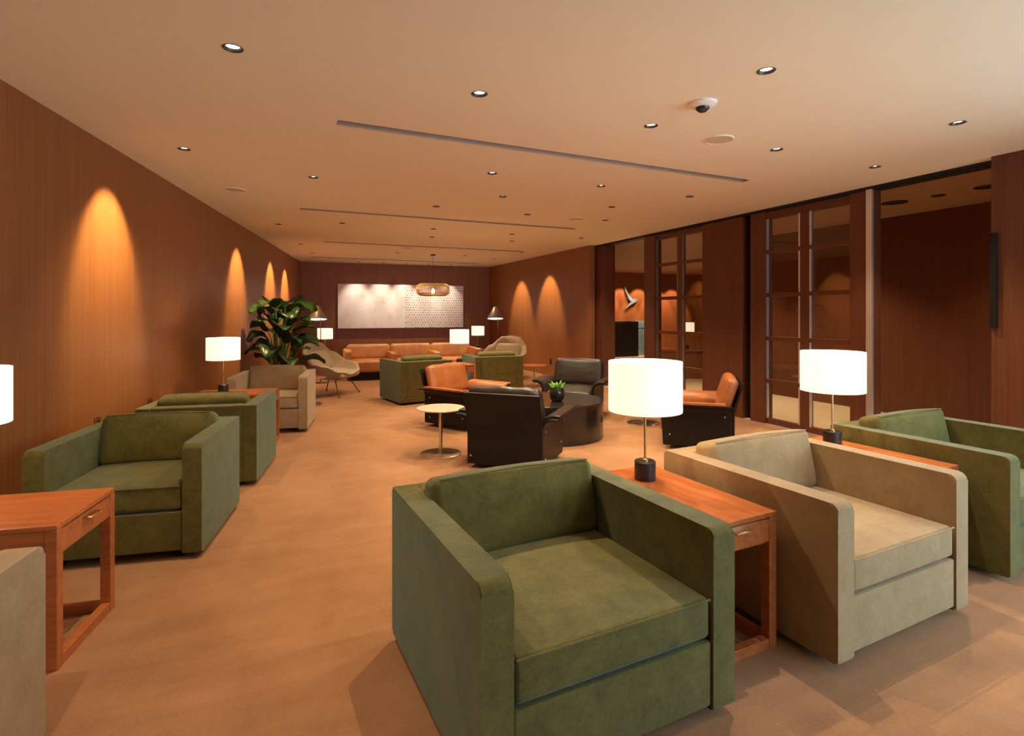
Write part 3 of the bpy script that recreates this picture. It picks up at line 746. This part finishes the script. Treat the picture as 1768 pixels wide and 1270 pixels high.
nt.links.new(mxb.outputs[2], b.inputs['Base Color']); b.inputs['Roughness'].default_value = 0.7
M['painting'] = m
t = thing('painting', 'long horizontal pale painting, blotched left half and dotted right half, on the back wall', 'painting', (3.50, 15.30, 1.635), -4.27)
bm = NB(); box(bm, -1.745, 1.745, -.035, .02, -.605, .605, .003, 1); link('canvas', bm, 'painting', t)
bm = NB(); box(bm, -1.70, 1.70, .02, .045, -.56, .56); link('stretcher_frame', bm, 'wood', t)

# ------------------------------------------------------------------ rattan pendant
t = thing('pendant_lamp', 'flat round woven rattan pendant lamp hanging in front of the painting', 'lamp', (3.53, 12.34, 0))
bm = NB(); lathe(bm, [(.0001, ZC - .03), (.055, ZC - .03), (.058, ZC - .002), (.0001, ZC - .001)], 24); link('canopy', bm, 'dark_metal', t)
bm = NB(); tube(bm, [(0, 0, ZC - .03), (0, 0, 2.12)], .004, 6); link('cord', bm, 'dark_metal', t)
bm = NB(); n_ = 72
for k in range(n_):
    a = 2 * PI * k / n_
    tube(bm, [(rr * math.cos(a), rr * math.sin(a), z_) for rr, z_ in ((.10, 2.135), (.30, 2.12), (.365, 2.08), (.385, 1.99), (.365, 1.90), (.30, 1.855), (.14, 1.84))], .0075, 5)
for rr, z_ in ((.30, 2.12), (.372, 2.06), (.387, 1.99), (.372, 1.92), (.30, 1.855), (.14, 1.84), (.10, 2.135)):
    tube(bm, [(rr * math.cos(2 * PI * k / 48), rr * math.sin(2 * PI * k / 48), z_) for k in range(49)], .006, 5, caps=False)
link('woven_shade', bm, 'rattan', t)
bm = NB(); lathe(bm, [(.0001, 1.90), (.03, 1.92), (.035, 1.95), (.02, 2.0), (.0001, 2.03)], 16); link('bulb', bm, 'bulb', t)
light('pendant_bulb', 'POINT', (3.53, 12.34, 1.87), 6, WARM, shadow_soft_size=.05)

# ------------------------------------------------------------------ cone floor lamps
def make_floor_lamp(label):
    t = thing('floor_lamp', label, 'lamp')
    bm = NB(); lathe(bm, [(.0001, 0), (.13, 0), (.13, .012), (.02, .022), (.0001, .022)], 40); link('base', bm, 'dark_metal', t)
    bm = NB(); tube(bm, [(0, 0, .02), (0, 0, 1.50)], .009, 8); tube(bm, [(0, 0, 1.46), (-.06, 0, 1.52), (-.06, 0, 1.60)], .007, 8); link('pole', bm, 'dark_metal', t)
    TM = Matrix.Translation((-.06, 0, 1.58)) @ Matrix.Rotation(R(-9), 4, 'X') @ Matrix.Translation((.06, 0, -1.58))
    bm = NB(); lathe(bm, [(.190, 1.31), (.188, 1.32), (.05, 1.575), (.022, 1.60), (.0001, 1.605)], 48, (-.06, 0, 0)); bmesh.ops.transform(bm, matrix=TM, verts=bm.verts); s = link('lamp_shade', bm, 'grey_brown', t)
    md = s.modifiers.new('thick', 'SOLIDIFY'); md.thickness = .003
    bm = NB(); lathe(bm, [(.182, 1.318), (.0001, 1.33)], 40, (-.06, 0, 0)); bmesh.ops.transform(bm, matrix=TM, verts=bm.verts); link('diffuser', bm, 'lens_soft', t)
    return t
fa = make_floor_lamp('tall floor lamp with metal cone shade by the right wall behind the bucket chair'); fa.location = (4.90, 11.72, 0); fa.rotation_euler.z = R(-20)
c = dup(fa); c.location = (1.03, 12.0, 0); c.rotation_euler.z = R(-4); c['label'] = 'tall floor lamp with pale cone shade half hidden by the tall plant'
for x, y in ((4.84, 11.68), (0.97, 11.95)):
    l = light('floor_lamp_bulb', 'SPOT', (x, y, 1.30), 14, WARM, spot_size=R(130), spot_blend=.4, shadow_soft_size=.06)

# ------------------------------------------------------------------ tall plant
t = thing('potted_plant', 'tall leafy dark green plant against the left wall behind the beige armchair', 'plant', (0.19, 9.60, 0))
bm = NB(); lathe(bm, [(.0001, 0), (.15, 0), (.19, .38), (.185, .40), (.17, .40), (.168, .36)], 40); link('pot', bm, 'white_pot', t)
bm = NB(); lathe(bm, [(.168, .365), (.0001, .37)], 24); link('soil', bm, 'soil', t)
def big_leaf(base, az, stem_h, lean, L, Wd, droop, roll):
    bm = NB(); d = Vector((math.cos(az), math.sin(az), 0)); b0 = Vector(base)
    tip = b0 + d * lean + Vector((0, 0, stem_h))
    tube(bm, [b0, b0 + d * lean * .25 + Vector((0, 0, stem_h * .5)), b0 + d * lean * .6 + Vector((0, 0, stem_h * .85)), tip], .011, 6, taper=[1.3, 1, .8, .6])
    s = link('stem', bm, 'stem', t)
    bm = NB(); n_ = 12; side = Vector((-d.y, d.x, 0)); rows = []
    p = tip.copy(); el = R(50)
    for i in range(n_ + 1):
        q = i / n_; w = Wd * (math.sin(PI * min(1, q * .93 + .035)) ** .75) * (1 - .25 * q)
        fwd = d * math.cos(el) + Vector((0, 0, math.sin(el)))
        up = fwd.cross(side); sd2 = (side * math.cos(roll) + up * math.sin(roll))
        row = []
        for k in (-1, -.5, 0, .5, 1):
            lift = abs(k) ** 1.4 * w * .38
            wave = .012 * math.sin(q * 17 + k * 2) * abs(k)
            row.append(bm.verts.new(p + sd2 * k * w - up * 0 + (-up if up.z < 0 else up) * (lift + wave)))
        rows.append(row); p = p + fwd * (L / n_); el -= droop / n_
    for a_, b_ in zip(rows, rows[1:]):
        for k in range(4): bm.faces.new((a_[k], a_[k + 1], b_[k + 1], b_[k]))
    lf = link('leaf', bm, 'leaf', t); md = lf.modifiers.new('thick', 'SOLIDIFY'); md.thickness = .003
rnd = random.Random(11)
for k in range(30):
    az = k * 2.399 + rnd.uniform(-.3, .3); q = (k + .5) / 30
    h = .18 + 1.02 * q ** .85 + rnd.uniform(-.05, .05)
    dx = math.cos(az)
    room = 1.0 if dx > -.3 else .62
    big_leaf((.06 * math.cos(az), .06 * math.sin(az), .37), az, h, (.06 + .14 * (1 - q) + rnd.uniform(0, .06)) * room, rnd.uniform(.36, .52) * (room if room == 1 else .75), rnd.uniform(.15, .21), R(rnd.uniform(70, 125)), R(rnd.uniform(-25, 25)))

# ------------------------------------------------------------------ wall outlets, pull handle
def outlet(x, y, z, rz, label, cover='black'):
    t = thing('wall_outlet', label, 'outlet', (x, y, z), rz)
    bm = NB(); box(bm, -.04, .04, -.008, 0, -.06, .06, .003, 1); link('cover_plate', bm, cover, t)
    bm = NB(); box(bm, -.022, .022, -.011, -.006, -.035, .035, .002, 1); link('socket', bm, 'black_matte', t)
outlet(lwx(5.2) + .001, 5.20, .585, 79 + 0, 'dark wall outlet on the left wall above the nearer green armchair', 'wall_dark')
outlet(lwx(6.15) + .001, 6.153, .585, 79 + 0, 'dark wall outlet on the left wall above the farther green armchair', 'wall_dark')
outlet(5.966, 11.12, .34, -91 + 0, 'black wall outlet on the right wall beside the small round table')
bm = NB(); box(bm, 5.725, 5.76, 2.59, 2.64, 1.32, 2.14, .006, 2); tag(link('pull_handle', bm, 'black', wn=True), 'long black vertical pull handle on the brown pier at right', 'handle')

# ------------------------------------------------------------------ reception beyond the doors
t = thing('bird_sign', 'silvery blue swept bird emblem on the orange reception wall', 'sign', (11.38, 15.44, 1.98))
def bz(p0, p1, p2, n_=10): return [((1 - s) ** 2 * p0[0] + 2 * s * (1 - s) * p1[0] + s * s * p2[0], (1 - s) ** 2 * p0[1] + 2 * s * (1 - s) * p1[1] + s * s * p2[1]) for s in [k / n_ for k in range(n_)]]
poly = bz((-.27, .38), (-.16, .10), (.06, -.06)) + bz((.06, -.06), (.16, -.03), (.29, -.06)) + bz((.29, -.06), (.24, -.10), (.20, -.15)) + bz((.20, -.15), (0, -.22), (-.20, -.37)) + bz((-.20, -.37), (-.10, -.26), (.0, -.15)) + bz((.0, -.15), (-.20, .02), (-.27, .38))
bm = NB(); prism(bm, poly, 'y', -.05, .0, .006, 2); link('bird', bm, 'blue_silver', t, wn=True)
bm = NB()
for (x_, z_) in ((0.02, -.12), (.1, -.1)): tube(bm, [(x_, 0, z_), (x_, .06, z_)], .01, 8)
link('standoff', bm, 'silver', t)
bm = NB(); box(bm, 10.35, 11.38, 15.0, 15.49, 0, 1.17, .004, 1); box(bm, 10.37, 11.36, 14.985, 15.0, .04, 1.13, .002, 1); tag(link('black_cabinet', bm, 'black'), 'tall glossy black cabinet under the bird emblem', 'cabinet')
bm = NB(); box(bm, 11.39, 12.4, 15.30, 15.49, 0, .90, .004, 1); box(bm, 11.39, 12.4, 15.30, 15.49, .93, 1.17, .004, 1); tag(link('teal_panel', bm, 'teal'), 'blue-grey panel with a dark joint beside the black cabinet', 'panel')
t = thing('reception_desk', 'wooden reception desk seen through the farther lattice door', 'desk', (8.9, 9.55, 0), -30)
bm = NB(); box(bm, -.9, .9, -.3, .3, 0, .60, .004, 1); link('desk_body', bm, 'wall', t)
bm = NB(); box(bm, -.95, .95, -.35, .35, .60, .64, .004, 1); link('desk_top', bm, 'wood', t)
c = dup(lb); c.location = (8.66, 9.66, .64); c['label'] = 'lit lamp with pale shade on the desk beyond the farther lattice door'
for (x, y) in ((10.3, 14.75), (11.0, 14.75), (11.75, 14.75), (12.5, 14.75), (13.2, 14.75)):
    l = light('reception_wash', 'SPOT', (x, y, ZC - .02), 190, (1, .62, .38), spot_size=R(60), spot_blend=.35, shadow_soft_size=.03); aim(l, (x, 15.5, 1.3))
for (x, y, e_) in ((7.1, 3.3, 90), (7.1, 5.6, 220), (7.2, 7.6, 220), (9.5, 12.0, 240), (11.5, 12.5, 240)):
    light('corridor_spot', 'SPOT', (x, y, ZC - .02), e_, WARM, spot_size=R(110), spot_blend=.8, shadow_soft_size=.04)
